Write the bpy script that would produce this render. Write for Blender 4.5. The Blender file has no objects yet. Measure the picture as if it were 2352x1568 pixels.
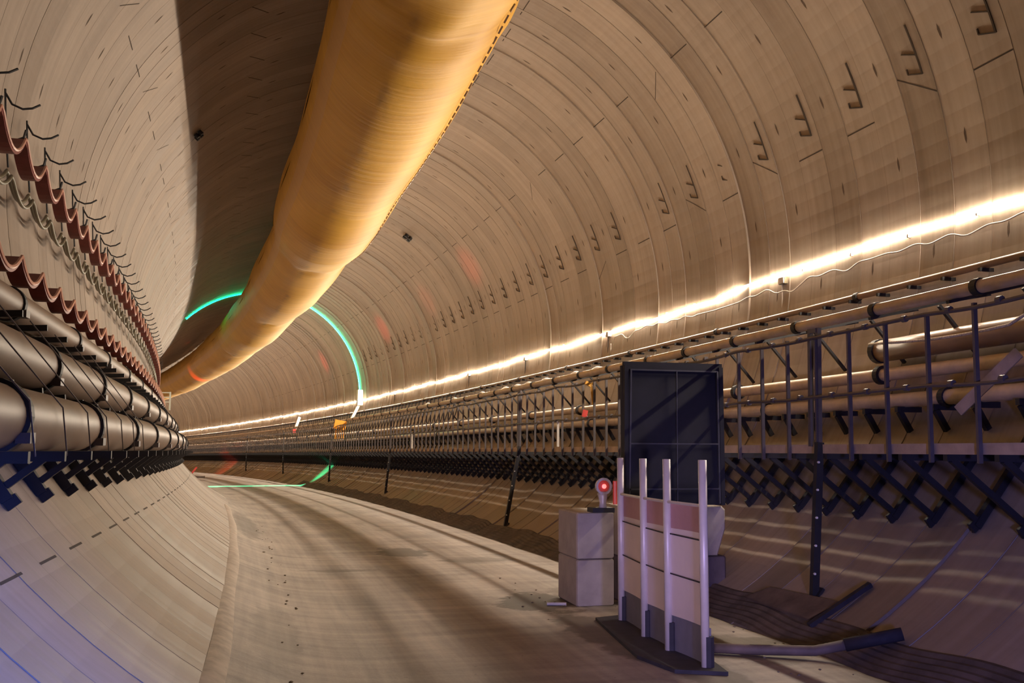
import bpy, math, random
import numpy as np
from mathutils import Vector, Matrix
random.seed(7)
sc = bpy.context.scene
col = sc.collection
PI = math.pi

# ------------------------------------------------------------------ camera
F, YAW, PITCH, ROLL = 2205.54, 0.229873, 0.096677, 0.007932
CAMZ = 2.0
cy, sy, cp, sp = math.cos(YAW), math.sin(YAW), math.cos(PITCH), math.sin(PITCH)
fw = Vector((sy*cp, cy*cp, sp)); r0 = Vector((cy, -sy, 0)); u0 = r0.cross(fw)
rt = r0*math.cos(ROLL) + u0*math.sin(ROLL); up = -r0*math.sin(ROLL) + u0*math.cos(ROLL)
cam = bpy.data.cameras.new('camera'); camo = bpy.data.objects.new('camera', cam); col.objects.link(camo)
M = Matrix((rt, up, -fw)).transposed().to_4x4(); M.translation = Vector((0, 0, CAMZ)); camo.matrix_world = M
cam.sensor_width = 36; cam.lens = F*36/2352; cam.clip_start = 0.05; cam.clip_end = 500
sc.camera = camo

# ------------------------------------------------------------------ world, exposure
w = bpy.data.worlds.new('world'); sc.world = w; w.use_nodes = True
w.node_tree.nodes['Background'].inputs[0].default_value = (0.35, 0.33, 0.45, 1)
w.node_tree.nodes['Background'].inputs[1].default_value = 0.02
sc.view_settings.view_transform = 'Standard'; sc.view_settings.look = 'None'
sc.view_settings.exposure = 0.0; sc.view_settings.gamma = 1; sc.view_settings.use_curve_mapping = False
LED_POWER = 560.0
TUBE_POWER = 150.0
GREEN_POWER = 42.0

# ------------------------------------------------------------------ tunnel frame: s along the curved axis, lx to the right, lz up from the axis
CX, R, CZ = 2.873918, 5.941060, 3.307720
K0, K1, G0, G1 = 0.00286407, -1.11125e-05, -0.0163468, -3.79722e-05
SA = np.linspace(-6, 185, 3821)
_k = K0 + K1*SA
TH = np.concatenate([[0], np.cumsum((_k[1:]+_k[:-1])/2*np.diff(SA))]); TH -= np.interp(0, SA, TH)
_m = (TH[1:]+TH[:-1])/2
XS = np.concatenate([[0], np.cumsum(-np.sin(_m)*np.diff(SA))]); XS -= np.interp(0, SA, XS)
YS = np.concatenate([[0], np.cumsum(np.cos(_m)*np.diff(SA))]); YS -= np.interp(0, SA, YS)
def theta(s): return float(np.interp(s, SA, TH))
def P(s, lx=0.0, lz=0.0):
    t = theta(s)
    return Vector((float(np.interp(s, SA, XS)) + CX + lx*math.cos(t), float(np.interp(s, SA, YS)) + lx*math.sin(t),
                   CZ + G0*s + G1*s*s + lz + CAMZ))
def W(s, ph, off=0.0): return P(s, (R-off)*math.cos(ph), (R-off)*math.sin(ph))

# ------------------------------------------------------------------ spot / area lamps, with an added green glow spot
def lamp(name, kind, loc, colr, power, size=0.1, aim=None, angle=None):
    l = bpy.data.lights.new(name, kind); l.energy = power; l.color = colr
    if kind == 'SPOT': l.spot_size = angle; l.spot_blend = 0.9; l.shadow_soft_size = size
    elif kind == 'POINT': l.shadow_soft_size = size
    else: l.size = size
    o = bpy.data.objects.new(name, l); col.objects.link(o); o.location = loc
    if aim is not None: o.rotation_euler = (Vector(aim)-Vector(loc)).to_track_quat('-Z', 'Y').to_euler()
    return o
# blue lamps of the vehicle the photographer stands by (behind the camera)
lamp('vehicle_lamp', 'SPOT', (2.2, 1.0, 1.3), (0.10, 0.20, 1.0), 2700, 0.25, (-1.35, 5.2, 0.45), 0.62)
lamp('vehicle_lamp', 'SPOT', (-0.4, -0.5, 1.4), (0.85, 0.66, 0.92), 1500, 0.2, P(9.2, 1.1, -4.3), 0.36)
lamp('vehicle_lamp', 'SPOT', (1.9, -0.4, 1.2), (0.30, 0.30, 1.0), 1500, 0.25, P(7.0, 2.6, -5.3), 1.1)
lamp('vehicle_lamp', 'SPOT', (-0.8, -0.6, 1.3), (0.42, 0.42, 1.0), 60, 0.25, P(8.0, -4.8, -2.8), 0.6)
# red flashing lamps further down the tunnel, thrown onto the lining and the duct
for (s, ph, pw) in ((33.2, .59, 2600), (49.0, .524, 4200), (65.7, .485, 5000), (40, .55, 1200)):
    lamp('red_flasher', 'SPOT', P(s+6, -1.5, -3.9), (1.0, 0.05, 0.04), pw, 0.2, W(s, ph), 0.16)
lamp('red_flasher', 'SPOT', P(84, -2.2, -4.2), (1.0, 0.06, 0.03), 2500, 0.2, P(83, -1.0, 2.5), 0.45)
lamp('red_flasher', 'SPOT', P(90, -2.0, -4.4), (1.0, 0.06, 0.03), 3500, 0.2, P(98, 4.1, -4.3), 0.5)

lamp('added_green_spot', 'SPOT', P(57.0, 1.2, -3.6), (0.02, 1.0, 0.42), 1300, 0.2, P(57.6, 3.9, -4.5), 0.75)  # unseen spot added to make the green glow on the lower right wall
# ------------------------------------------------------------------ materials
def mat(name):
    m = bpy.data.materials.new(name); m.use_nodes = True
    return m, m.node_tree, m.node_tree.nodes['Principled BSDF']
class ND:
    def __init__(s, nt): s.nt = nt
    def n(s, t, **kw):
        o = s.nt.nodes.new(t)
        for k, v in kw.items(): setattr(o, k, v)
        return o
    def link(s, a, b): s.nt.links.new(a, b)
    def setin(s, sock, v):
        if isinstance(v, (int, float)): sock.default_value = v
        elif isinstance(v, tuple): sock.default_value = v if len(v) == len(sock.default_value) else (*v, 1)
        else: s.link(v, sock)
    def m(s, op, a, b=0.0, c=0.0):
        o = s.n('ShaderNodeMath', operation=op); s.setin(o.inputs[0], a); s.setin(o.inputs[1], b); s.setin(o.inputs[2], c)
        return o.outputs[0]
    def mix(s, f, a, b, mode='MIX'):
        o = s.n('ShaderNodeMix', data_type='RGBA', blend_type=mode)
        s.setin(o.inputs[0], f); s.setin(o.inputs[6], a); s.setin(o.inputs[7], b); return o.outputs[2]
    def ramp(s, v, a, b):
        o = s.n('ShaderNodeMapRange'); s.setin(o.inputs[0], v); o.inputs[1].default_value = a; o.inputs[2].default_value = b; return o.outputs[0]
    def noise(s, vec, scale, detail=3.0, rough=0.55):
        o = s.n('ShaderNodeTexNoise'); s.link(vec, o.inputs['Vector']); o.inputs['Scale'].default_value = scale
        o.inputs['Detail'].default_value = detail; o.inputs['Roughness'].default_value = rough; return o.outputs[0]
    def comb(s, x, y, z=0.0):
        o = s.n('ShaderNodeCombineXYZ'); s.setin(o.inputs[0], x); s.setin(o.inputs[1], y); s.setin(o.inputs[2], z); return o.outputs[0]
    def bump(s, h, strength, dist=0.02):
        o = s.n('ShaderNodeBump'); s.link(h, o.inputs['Height']); o.inputs['Strength'].default_value = strength
        o.inputs['Distance'].default_value = dist; return o.outputs[0]
def simple(name, c, rough=0.6, metal=0.0, var=0.15, scale=6.0, spec=0.5, bump=0.0, emit=None, estr=0.0):
    m, nt, b = mat(name); d = ND(nt)
    tc = d.n('ShaderNodeTexCoord').outputs['Object']
    n1 = d.noise(tc, scale, 4)
    f = d.ramp(n1, 0.3, 0.7)
    lo = tuple(x*(1-var) for x in c); hi = tuple(min(1, x*(1+var)) for x in c)
    d.link(d.mix(f, lo, hi), b.inputs['Base Color'])
    b.inputs['Roughness'].default_value = rough; b.inputs['Metallic'].default_value = metal
    b.inputs['Specular IOR Level'].default_value = spec
    if bump: d.link(d.bump(n1, bump), b.inputs['Normal'])
    if emit: b.inputs['Emission Color'].default_value = (*emit, 1); b.inputs['Emission Strength'].default_value = estr
    return m

def lining_mat():
    m, nt, b = mat('lining_concrete'); d = ND(nt)
    uv = d.n('ShaderNodeUVMap', uv_map='UVMap').outputs[0]
    se = d.n('ShaderNodeSeparateXYZ'); d.link(uv, se.inputs[0]); u, v = se.outputs[0], se.outputs[1]
    ru = d.n('ShaderNodeUVMap', uv_map='ring').outputs[0]
    sr = d.n('ShaderNodeSeparateXYZ'); d.link(ru, sr.inputs[0])
    wn = d.n('ShaderNodeTexWhiteNoise', noise_dimensions='1D'); d.link(sr.outputs[0], wn.inputs['W'])
    ring = wn.outputs[0]
    streak = d.noise(d.comb(d.m('MULTIPLY', u, 9.0), d.m('MULTIPLY', v, 0.35), sr.outputs[0]), 1.0, 5)
    blotch = d.noise(d.comb(d.m('MULTIPLY', u, 0.8), d.m('MULTIPLY', v, 0.5)), 1.0, 3)
    fine = d.noise(uv, 14.0, 4)
    t = d.m('ADD', d.m('MULTIPLY', streak, 0.5), d.m('MULTIPLY', ring, 0.26))
    t = d.m('ADD', t, d.m('MULTIPLY', blotch, 0.38))
    t = d.m('ADD', t, d.m('MULTIPLY', fine, 0.08))
    c = d.mix(d.ramp(t, 0.35, 0.85), (0.20, 0.152, 0.118), (0.39, 0.315, 0.255))
    fr = d.m('ABSOLUTE', d.m('SUBTRACT', sr.outputs[1], 0.5))
    ln = d.m('MULTIPLY', d.ramp(fr, 0.488, 0.496), d.m('ADD', 0.25, d.m('MULTIPLY', d.noise(uv, 1.3), 0.8)))
    c = d.mix(ln, c, (0.12, 0.088, 0.066))
    d.link(c, b.inputs['Base Color'])
    d.link(d.m('ADD', d.m('MULTIPLY', ring, 0.25), d.m('MULTIPLY', streak, 0.3)), b.inputs['Roughness'])
    rr = d.m('ADD', 0.32, d.m('ADD', d.m('MULTIPLY', ring, 0.2), d.m('MULTIPLY', streak, 0.35)))
    d.link(rr, b.inputs['Roughness'])
    b.inputs['Specular IOR Level'].default_value = 0.35
    d.link(d.bump(streak, 0.12, 0.01), b.inputs['Normal'])
    return m

def floor_mat():
    m, nt, b = mat('road_slab'); d = ND(nt)
    uv = d.n('ShaderNodeUVMap', uv_map='UVMap').outputs[0]
    se = d.n('ShaderNodeSeparateXYZ'); d.link(uv, se.inputs[0]); x, s = se.outputs[0], se.outputs[1]
    wob = d.m('MULTIPLY', d.m('SUBTRACT', d.noise(d.comb(s, 0.0), 0.35, 3), 0.5), 0.35)
    wobf = d.m('MULTIPLY', d.m('SUBTRACT', d.noise(d.comb(s, 3.0), 1.4, 3), 0.5), 0.12)
    def band(c, wd, ww):
        q = d.m('ABSOLUTE', d.m('SUBTRACT', d.m('SUBTRACT', x, c), ww))
        return d.m('SUBTRACT', 1.0, d.n_smooth(q, wd*0.35, wd))
    def smooth(q, a, bb):
        o = d.n('ShaderNodeMapRange', interpolation_type='SMOOTHSTEP'); d.setin(o.inputs[0], q); o.inputs[1].default_value = a; o.inputs[2].default_value = bb
        return o.outputs[0]
    d.n_smooth = smooth
    lat = d.noise(d.comb(d.m('MULTIPLY', x, 0.5), d.m('MULTIPLY', s, 4.0)), 1.0, 5)      # marks across the road
    lon = d.noise(d.comb(d.m('MULTIPLY', x, 9.0), d.m('MULTIPLY', s, 0.35)), 1.0, 4)     # wheel marks along it
    blot = d.noise(d.comb(x, d.m('MULTIPLY', s, 0.6)), 0.9, 4)
    fine = d.noise(uv, 22.0, 5, 0.7)
    t = d.m('ADD', d.m('MULTIPLY', lat, 0.4), d.m('ADD', d.m('MULTIPLY', lon, 0.3), d.m('MULTIPLY', blot, 0.45)))
    t = d.m('ADD', t, d.m('MULTIPLY', fine, 0.15))
    c = d.mix(d.ramp(t, 0.45, 0.85), (0.17, 0.142, 0.128), (0.50, 0.425, 0.37))
    # damp grit patches: the puddle by s=19, the dirt round the blocks, mud at the foot of the left kerb
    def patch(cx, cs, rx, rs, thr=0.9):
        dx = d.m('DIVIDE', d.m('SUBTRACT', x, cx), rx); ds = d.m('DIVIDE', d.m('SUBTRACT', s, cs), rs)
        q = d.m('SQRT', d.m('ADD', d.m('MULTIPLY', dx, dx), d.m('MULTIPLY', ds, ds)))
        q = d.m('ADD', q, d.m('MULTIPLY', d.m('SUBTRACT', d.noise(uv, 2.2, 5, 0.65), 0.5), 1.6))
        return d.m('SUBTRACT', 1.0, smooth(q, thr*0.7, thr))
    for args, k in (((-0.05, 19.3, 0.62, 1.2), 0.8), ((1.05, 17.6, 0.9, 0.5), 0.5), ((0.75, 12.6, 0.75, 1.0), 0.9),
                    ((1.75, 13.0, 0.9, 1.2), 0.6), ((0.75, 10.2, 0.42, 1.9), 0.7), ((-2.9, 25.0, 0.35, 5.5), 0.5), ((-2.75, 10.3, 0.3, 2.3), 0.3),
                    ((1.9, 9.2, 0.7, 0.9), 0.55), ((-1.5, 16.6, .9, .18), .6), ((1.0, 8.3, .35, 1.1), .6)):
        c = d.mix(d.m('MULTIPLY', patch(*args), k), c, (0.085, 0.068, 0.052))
    spk = d.m('GREATER_THAN', d.noise(uv, 11.0, 2), 0.72)
    c = d.mix(d.m('MULTIPLY', spk, 0.35), c, (0.05, 0.045, 0.05))
    d.link(c, b.inputs['Base Color'])
    b.inputs['Roughness'].default_value = 0.62; b.inputs['Specular IOR Level'].default_value = 0.4
    d.link(d.bump(d.m('ADD', lat, d.m('MULTIPLY', fine, 0.6)), 0.25, 0.02), b.inputs['Normal'])
    return m

def duct_mat():
    m, nt, b = mat('duct_fabric'); d = ND(nt)
    uv = d.n('ShaderNodeUVMap', uv_map='UVMap').outputs[0]
    se = d.n('ShaderNodeSeparateXYZ'); d.link(uv, se.inputs[0]); s, a = se.outputs[0], se.outputs[1]
    fold = d.noise(d.comb(d.m('MULTIPLY', s, 5.0), d.m('MULTIPLY', a, 0.45)), 1.0, 4)
    big = d.noise(d.comb(d.m('MULTIPLY', s, 0.35), d.m('MULTIPLY', a, 0.6)), 1.0, 3)
    c = d.mix(d.ramp(d.m('ADD', d.m('MULTIPLY', fold, 0.4), d.m('MULTIPLY', big, 0.6)), 0.35, 0.65), (0.54, 0.275, 0.032), (0.74, 0.42, 0.062))
    # pale doubled strip along the left flank and dirty smudges along the belly
    st = d.m('MULTIPLY', d.m('GREATER_THAN', a, -2.86), d.m('LESS_THAN', a, -2.60))
    c = d.mix(d.m('MULTIPLY', st, 0.55), c, (0.60, 0.36, 0.16))
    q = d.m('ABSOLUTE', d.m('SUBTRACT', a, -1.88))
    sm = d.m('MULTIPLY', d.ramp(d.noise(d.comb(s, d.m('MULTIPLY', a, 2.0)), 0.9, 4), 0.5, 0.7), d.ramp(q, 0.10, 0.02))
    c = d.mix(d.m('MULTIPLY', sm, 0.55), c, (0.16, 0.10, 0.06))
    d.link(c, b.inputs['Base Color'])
    b.inputs['Roughness'].default_value = 0.5; b.inputs['Specular IOR Level'].default_value = 0.28
    b.inputs['Subsurface Weight'].default_value = 0.0
    d.link(d.bump(fold, 0.35, 0.04), b.inputs['Normal'])
    return m

MAT = {}
MAT['lining'] = lining_mat(); MAT['floor'] = floor_mat(); MAT['duct'] = duct_mat()
MAT['joint'] = simple('dark_joint_filler', (0.045, 0.03, 0.02), 0.9)  # dark tone of the segment joints and the F shaped irons
MAT['hair'] = simple('ring_joint_filler', (0.27, 0.205, 0.155), 0.9, var=0.3, scale=2)
MAT['pocket'] = simple('bolt_pocket', (0.09, 0.06, 0.04), 0.9)
MAT['slab'] = simple('kerb_concrete', (0.42, 0.355, 0.30), 0.85, var=0.2, bump=0.4)
MAT['black_steel'] = simple('black_steel', (0.017, 0.016, 0.020), 0.6, 0.0)
MAT['grey_steel'] = simple('grey_steel', (0.105, 0.088, 0.09), 0.5, 0.2)
MAT['brown_pipe'] = simple('brown_pipe', (0.24, 0.15, 0.095), 0.33, 0.1, var=0.25, scale=1.5)
MAT['big_pipe'] = simple('big_pipe_steel', (0.165, 0.108, 0.078), 0.5, 0.0, var=0.22, scale=1.2)
MAT['tan_pipe'] = simple('tan_pipe', (0.55, 0.41, 0.28), 0.35, 0.05, var=0.15)
MAT['board'] = simple('toe_board_timber', (0.44, 0.33, 0.24), 0.6, var=0.15)
MAT['red'] = simple('red_hose', (0.20, 0.045, 0.038), 0.45, var=0.2)
MAT['red_highlight'] = simple('red_hose_highlight', (0.62, 0.33, 0.25), 0.35, var=0.1)  # pale tone that paints the highlight along the hose edges
MAT['green_cable'] = simple('olive_cable', (0.15, 0.13, 0.085), 0.4, var=0.15)
MAT['white_cable'] = simple('pale_cable', (0.55, 0.50, 0.42), 0.4)
MAT['rope'] = simple('hemp_rope', (0.50, 0.42, 0.32), 0.8, scale=60, var=0.5)
MAT['white'] = simple('white_plastic', (0.80, 0.76, 0.70), 0.5, var=0.05)
MAT['block'] = simple('block_concrete', (0.40, 0.345, 0.30), 0.85, var=0.14, scale=4, bump=0.2)
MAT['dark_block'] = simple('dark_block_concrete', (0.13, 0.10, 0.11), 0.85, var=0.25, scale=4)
MAT['panel'] = simple('barrier_sheet', (0.74, 0.60, 0.57), 0.7, var=0.08, scale=1.3)
MAT['panel_red'] = simple('barrier_sheet_red', (0.47, 0.25, 0.25), 0.7, var=0.15, scale=2)
MAT['panel_low'] = simple('barrier_sheet_grey', (0.17, 0.155, 0.19), 0.75, var=0.1)
MAT['pole'] = simple('barrier_pole', (0.60, 0.52, 0.50), 0.4, 0.1, var=0.08)
MAT['rubber'] = simple('black_rubber', (0.028, 0.024, 0.034), 0.8, var=0.3)
MAT['mat'] = simple('ribbed_mat', (0.10, 0.075, 0.065), 0.8, var=0.5, scale=3, bump=0.3)
MAT['dark_board'] = simple('dark_board', (0.008, 0.008, 0.018), 0.75, var=0.2)
MAT['board_frame'] = simple('board_frame', (0.10, 0.10, 0.12), 0.4, 0.4)
MAT['orange'] = simple('orange_plastic', (0.95, 0.38, 0.02), 0.5, var=0.05)
MAT['yellow'] = simple('yellow_tape', (0.80, 0.42, 0.06), 0.5, var=0.1)
MAT['red_plastic'] = simple('red_plastic', (0.7, 0.07, 0.06), 0.4)
MAT['cross'] = simple('black_fixing', (0.012, 0.010, 0.010), 0.6)
MAT['crust'] = simple('gravel_crust', (0.22, 0.175, 0.13), 0.9, var=0.5, scale=5, bump=0.6)
MAT['timber'] = simple('dark_timber', (0.14, 0.10, 0.085), 0.7, var=0.4, scale=3)
def emis(name, c, st):
    m, nt, b = mat(name); b.inputs['Base Color'].default_value = (0.9, 0.9, 0.9, 1)
    b.inputs['Emission Color'].default_value = (*c, 1); b.inputs['Emission Strength'].default_value = st
    d = ND(nt); tc = d.n('ShaderNodeTexCoord').outputs['Object']
    d.link(d.ramp(d.noise(tc, 2.0), 0.0, 1.0), b.inputs['Roughness'])
    return m
MAT['led'] = emis('led_tube', (1.0, 0.84, 0.62), TUBE_POWER)
MAT['led_face'] = emis('led_lens', (1.0, 0.835, 0.65), LED_POWER)
MAT['green'] = emis('green_led', (0.0, 1.0, 0.42), GREEN_POWER)
MAT['green_floor'] = emis('green_floor_glow', (0.02, 1.0, 0.45), 0.8)  # emissive colour standing in for the ring's glow on the road
MAT['redlens'] = emis('red_lens', (1.0, 0.10, 0.07), 2.6)
MAT['redfar'] = emis('red_far_lens', (1.0, 0.12, 0.10), 14.0)
MAT['redglow'] = simple('red_reflector', (0.55, 0.10, 0.08), 0.4, emit=(1, .05, .03), estr=0.15)

# ------------------------------------------------------------------ mesh building
class MB:
    def __init__(s): s.v = []; s.f = []; s.mi = []; s.uv = []; s.uv2 = []
    def face(s, idx, mi=0, uv=None, uv2=None): s.f.append(idx); s.mi.append(mi); s.uv.append(uv); s.uv2.append(uv2)
    def quad(s, a, b, c, d_, mi=0, uv=None, uv2=None):
        n = len(s.v); s.v += [a, b, c, d_]; s.face((n, n+1, n+2, n+3), mi, uv, uv2)
    def box(s, c, size, rot=None, mi=0, T=None, taper=1.0):
        hx, hy, hz = (q/2 for q in size); n = len(s.v)
        for z in (-hz, hz):
            k = taper if z > 0 else 1.0
            for (x, y) in ((-hx, -hy), (hx, -hy), (hx, hy), (-hx, hy)):
                p = Vector((x*k, y*k, z))
                if rot is not None: p = rot @ p
                p = p + Vector(c)
                s.v.append(T(p) if T else p)
        for q in ((0, 3, 2, 1), (4, 5, 6, 7), (0, 1, 5, 4), (1, 2, 6, 5), (2, 3, 7, 6), (3, 0, 4, 7)): s.face(tuple(n+i for i in q), mi)
    def bar(s, a, b, w_, h_, mi=0, upv=Vector((0, 1, 0))):
        a, b = Vector(a), Vector(b); dr = (b-a); L = dr.length; dr.normalize()
        x = dr.cross(upv); 
        if x.length < 1e-4: x = dr.cross(Vector((1, 0, 0)))
        x.normalize(); y = x.cross(dr)
        n = len(s.v)
        for q in (a, b):
            for (i, j) in ((-1, -1), (1, -1), (1, 1), (-1, 1)): s.v.append(q + x*(i*w_/2) + y*(j*h_/2))
        for q in ((0, 3, 2, 1), (4, 5, 6, 7), (0, 1, 5, 4), (1, 2, 6, 5), (2, 3, 7, 6), (3, 0, 4, 7)): s.face(tuple(n+i for i in q), mi)
    def tube(s, pts, r, seg=8, mi=0, caps=True, uvs=None):
        pts = [Vector(p) for p in pts]; n0 = len(s.v); N = len(pts)
        rs = r if isinstance(r, (list, tuple)) else [r]*N
        prev = None
        for i, p in enumerate(pts):
            t = (pts[min(i+1, N-1)] - pts[max(i-1, 0)]).normalized()
            ref = Vector((0, 0, 1)) if abs(t.z) < 0.95 else Vector((0, 1, 0))
            if prev is None: x = t.cross(ref).normalized()
            else:
                x = (prev - t*prev.dot(t)); x = x.normalized() if x.length > 1e-5 else t.cross(ref).normalized()
            prev = x; y = t.cross(x)
            for k in range(seg):
                a = 2*PI*k/seg; s.v.append(p + (x*math.cos(a) + y*math.sin(a))*rs[i])
        for i in range(N-1):
            for k in range(seg):
                k2 = (k+1) % seg; s.face((n0+i*seg+k, n0+i*seg+k2, n0+(i+1)*seg+k2, n0+(i+1)*seg+k), mi)
        if caps:
            s.face(tuple(n0+k for k in range(seg-1, -1, -1)), mi); s.face(tuple(n0+(N-1)*seg+k for k in range(seg)), mi)
    def build(s, name, mats, parent=None, origin=None, smooth=False):
        me = bpy.data.meshes.new(name); o0 = Vector(origin) if origin is not None else Vector((0, 0, 0))
        me.from_pydata([tuple(Vector(q)-o0) for q in s.v], [], s.f)
        for m_ in (mats if isinstance(mats, (list, tuple)) else [mats]): me.materials.append(MAT[m_])
        me.polygons.foreach_set('material_index', s.mi)
        if any(q is not None for q in s.uv):
            l = me.uv_layers.new(name='UVMap')
            for p_, q in zip(me.polygons, s.uv):
                if q: 
                    for li, c in zip(p_.loop_indices, q): l.data[li].uv = c
            if any(q is not None for q in s.uv2):
                l = me.uv_layers.new(name='ring')
                for p_, q in zip(me.polygons, s.uv2):
                    if q is not None:
                        for li, fr_ in zip(p_.loop_indices, q[1]): l.data[li].uv = (q[0], fr_)
        if smooth: me.shade_smooth()
        me.update()
        o = bpy.data.objects.new(name, me); col.objects.link(o)
        if origin is not None: o.location = o0
        if parent is not None: o.parent = parent
        return o
def tag(o, label, cat, group=None, kind=None):
    o['label'] = label; o['category'] = cat
    if group: o['group'] = group
    if kind: o['kind'] = kind
    return o
def struct(o): o['kind'] = 'structure'; return o
def empty(name, loc, rz=0.0):
    o = bpy.data.objects.new(name, None); o.empty_display_size = 0.1; col.objects.link(o)
    o.location = loc; o.rotation_euler = (0, 0, rz); return o
def clone(root, loc, rz, parts=True):
    r = root.copy(); col.objects.link(r); r.location = loc; r.rotation_euler = (0, 0, rz)
    for ch in list(root.children):
        c = ch.copy(); col.objects.link(c); c.parent = r
        for g in list(ch.children):
            g2 = g.copy(); col.objects.link(g2); g2.parent = c
    return r
V = Vector

# ------------------------------------------------------------------ tunnel lining
S0, S1 = 1.0, 160.0
def lining(name, pa, pb, s_first, pitch, joints, pockets, nseg, rings_jitter, seed):
    rnd = random.Random(seed); mb = MB()
    k = 0; s = s_first
    while s - pitch > S0: s -= pitch
    start = s - pitch
    phs = [pa + (pb-pa)*i/nseg for i in range(nseg+1)]
    s = start; edges = []
    while s < S1:
        big = rnd.random() < .30
        a0 = rnd.uniform(0, rings_jitter) + (rnd.uniform(.6, 2.4)*rings_jitter if big else 0); a1 = rnd.uniform(-rings_jitter, rings_jitter)*.6
        e = s + pitch
        n = len(mb.v)
        sub = 2
        for q in range(sub+1):
            off = a0 + (a1-a0)*q/sub
            for ph in phs: mb.v.append(W(s + pitch*q/sub, ph, off))
        m_ = len(phs)
        for q in range(sub):
            for i in range(nseg):
                uv = ((s+pitch*q/sub, phs[i]*R), (s+pitch*q/sub, phs[i+1]*R), (s+pitch*(q+1)/sub, phs[i+1]*R), (s+pitch*(q+1)/sub, phs[i]*R))
                mb.face((n+q*m_+i, n+q*m_+i+1, n+(q+1)*m_+i+1, n+(q+1)*m_+i), 0, uv, (k*0.37+seed, (q/sub, q/sub, (q+1)/sub, (q+1)/sub)))
        if k:                                       # the lip between neighbouring rings
            nl = len(mb.v); 
            for ph in phs: mb.v.append(W(s, ph, prev_a1)); mb.v.append(W(s, ph, a0))
            for i in range(nseg): mb.face((nl+2*i, nl+2*i+2, nl+2*i+3, nl+2*i+1), 0, ((s, phs[i]*R), (s, phs[i+1]*R), (s, phs[i+1]*R), (s, phs[i]*R)), (k*0.37+seed, (.2, .2, .2, .2)))
        prev_a1 = a1; edges.append((s, a0)); edges.append((s+pitch-1e-4, a1))
        s = e; k += 1
    es = [q[0] for q in edges]; eo = [q[1] for q in edges]
    loc_off = lambda q: float(np.interp(q, es, eo)) + 0.003
    # segment joints (s0, ph0, s1, ph1)
    for (sa, p0, sb, p1) in joints:
        wd = 0.02; n = 6
        for i in range(n):
            f0, f1 = i/n, (i+1)/n
            q = []
            for f, sg in ((f0, -1), (f1, -1), (f1, 1), (f0, 1)):
                q.append(W(sa+(sb-sa)*f, p0+(p1-p0)*f + sg*wd/2/R, loc_off(sa+(sb-sa)*f)))
            mb.quad(*q, 1)
    for (ps, pp) in pockets:
        hl, hw = 0.115/R, 0.024
        pts = [(0, -hl), (hw*.8, -hl*.45), (hw, hl*.3), (0, hl), (-hw*.7, hl*.35), (-hw*.8, -hl*.4)]
        n = len(mb.v)
        for (ds, dp) in pts: mb.v.append(W(ps+ds, pp+dp, loc_off(ps+ds)))
        mb.face(tuple(range(n+5, n-1, -1)), 3)
    o = mb.build(name, ['lining', 'joint', 'hair', 'pocket'])
    for p_ in o.data.polygons: p_.use_smooth = False
    return struct(o)
PR = 1.336
jr, pr = [], []
for j in range(-1, 60):
    s = 9.44 + j*PR
    if j in (1, 4, 6): jr.append((s, .262, s+.66, .331))
    elif j == 10: jr.append((s, .262, s+.66, .20))
    else: jr.append((s, .266, s+.66, .266))
    s2 = 15.5 + (j-4)*PR
    jr.append((s2, .749, s2+.64, .749) if j not in (5, 11) else (s2, .749, s2+.6, .68))
    s3 = 17.68 + (j-6)*PR
    jr.append((s3, 1.222, s3+.65, 1.222))
    pass
for ph, s0 in ((-.094, 9.83), (.141, 10.46), (.380, 10.44), (.624, 11.16), (.862, 11.2), (1.103, 11.95), (1.343, 11.9)):
    for j in range(-2, 60): pr.append((s0 + j*PR, ph))
struct_r = lining('wall_right', -1.32, 1.72, 9.44, 0.668, jr, pr, 64, 0.012, 3)
jl, pl = [], []
for j in range(-6, 50):
    s = 14.39 + j*1.18
    jl.append((s, 2.60, s+.57, 2.60) if j % 3 else (s+.1, 2.602, s+.65, 2.54))
    s = 19.4 + j*1.2
    jl.append((s, 2.152, s+.6, 2.09))
    s = 7.0 + j*1.008
    jl.append((s, -2.39+2*PI, s+.5, -2.39+2*PI))
for ph, s0, pp in ((2.706, 13.81, 1.19), (2.931, 12.07, 1.155), (2.487, 16.13, 1.24), (2.266, 17.9, 1.22), (2.045, 19.04, 1.24)):
    for j in range(-8, 60): pl.append((s0 + j*pp, ph))
lining('wall_left', 1.72, 4.22, 15.25, 0.59, jl, pl, 56, 0.0015, 5)

# ------------------------------------------------------------------ floor
def floor_prof(s):
    k = max(0.0, min(1.0, (60.0-s)/30.0))
    hi = lambda z: -5.33 + (z+5.33)*k
    return [(-3.32, hi(-4.93)), (-3.2, hi(-4.985)), (-3.0, hi(-5.07)), (-2.8, hi(-5.15)), (-2.55, hi(-5.225)), (-2.2, hi(-5.28)), (-1.8, -5.305),
            (-1.3, -5.308), (-.8, -5.31), (-.3, -5.308), (.3, -5.307), (.9, -5.307), (1.5, -5.308), (2.0, -5.31), (2.35, -5.32), (2.5, -5.335), (2.62, -5.42)]
mb = MB(); ss = np.arange(1.0, 160.0, 0.5); prev = None
for i, s in enumerate(ss):
    pf = floor_prof(s); n = len(mb.v)
    for j, (x, z) in enumerate(pf):
        dx = 0.025*math.sin(s*2.1+1)+0.02*math.sin(s*5.3) if j >= len(pf)-3 else 0
        mb.v.append(P(s, x+dx, z))
    if i:
        m_ = len(pf)
        for j in range(m_-1):
            mb.face((n-m_+j, n-m_+j+1, n+j+1, n+j), 0, ((pf[j][0], s-.5), (pf[j+1][0], s-.5), (pf[j+1][0], s), (pf[j][0], s)))
fl = struct(mb.build('floor', 'floor', smooth=True))
FLZ = -5.308
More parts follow.
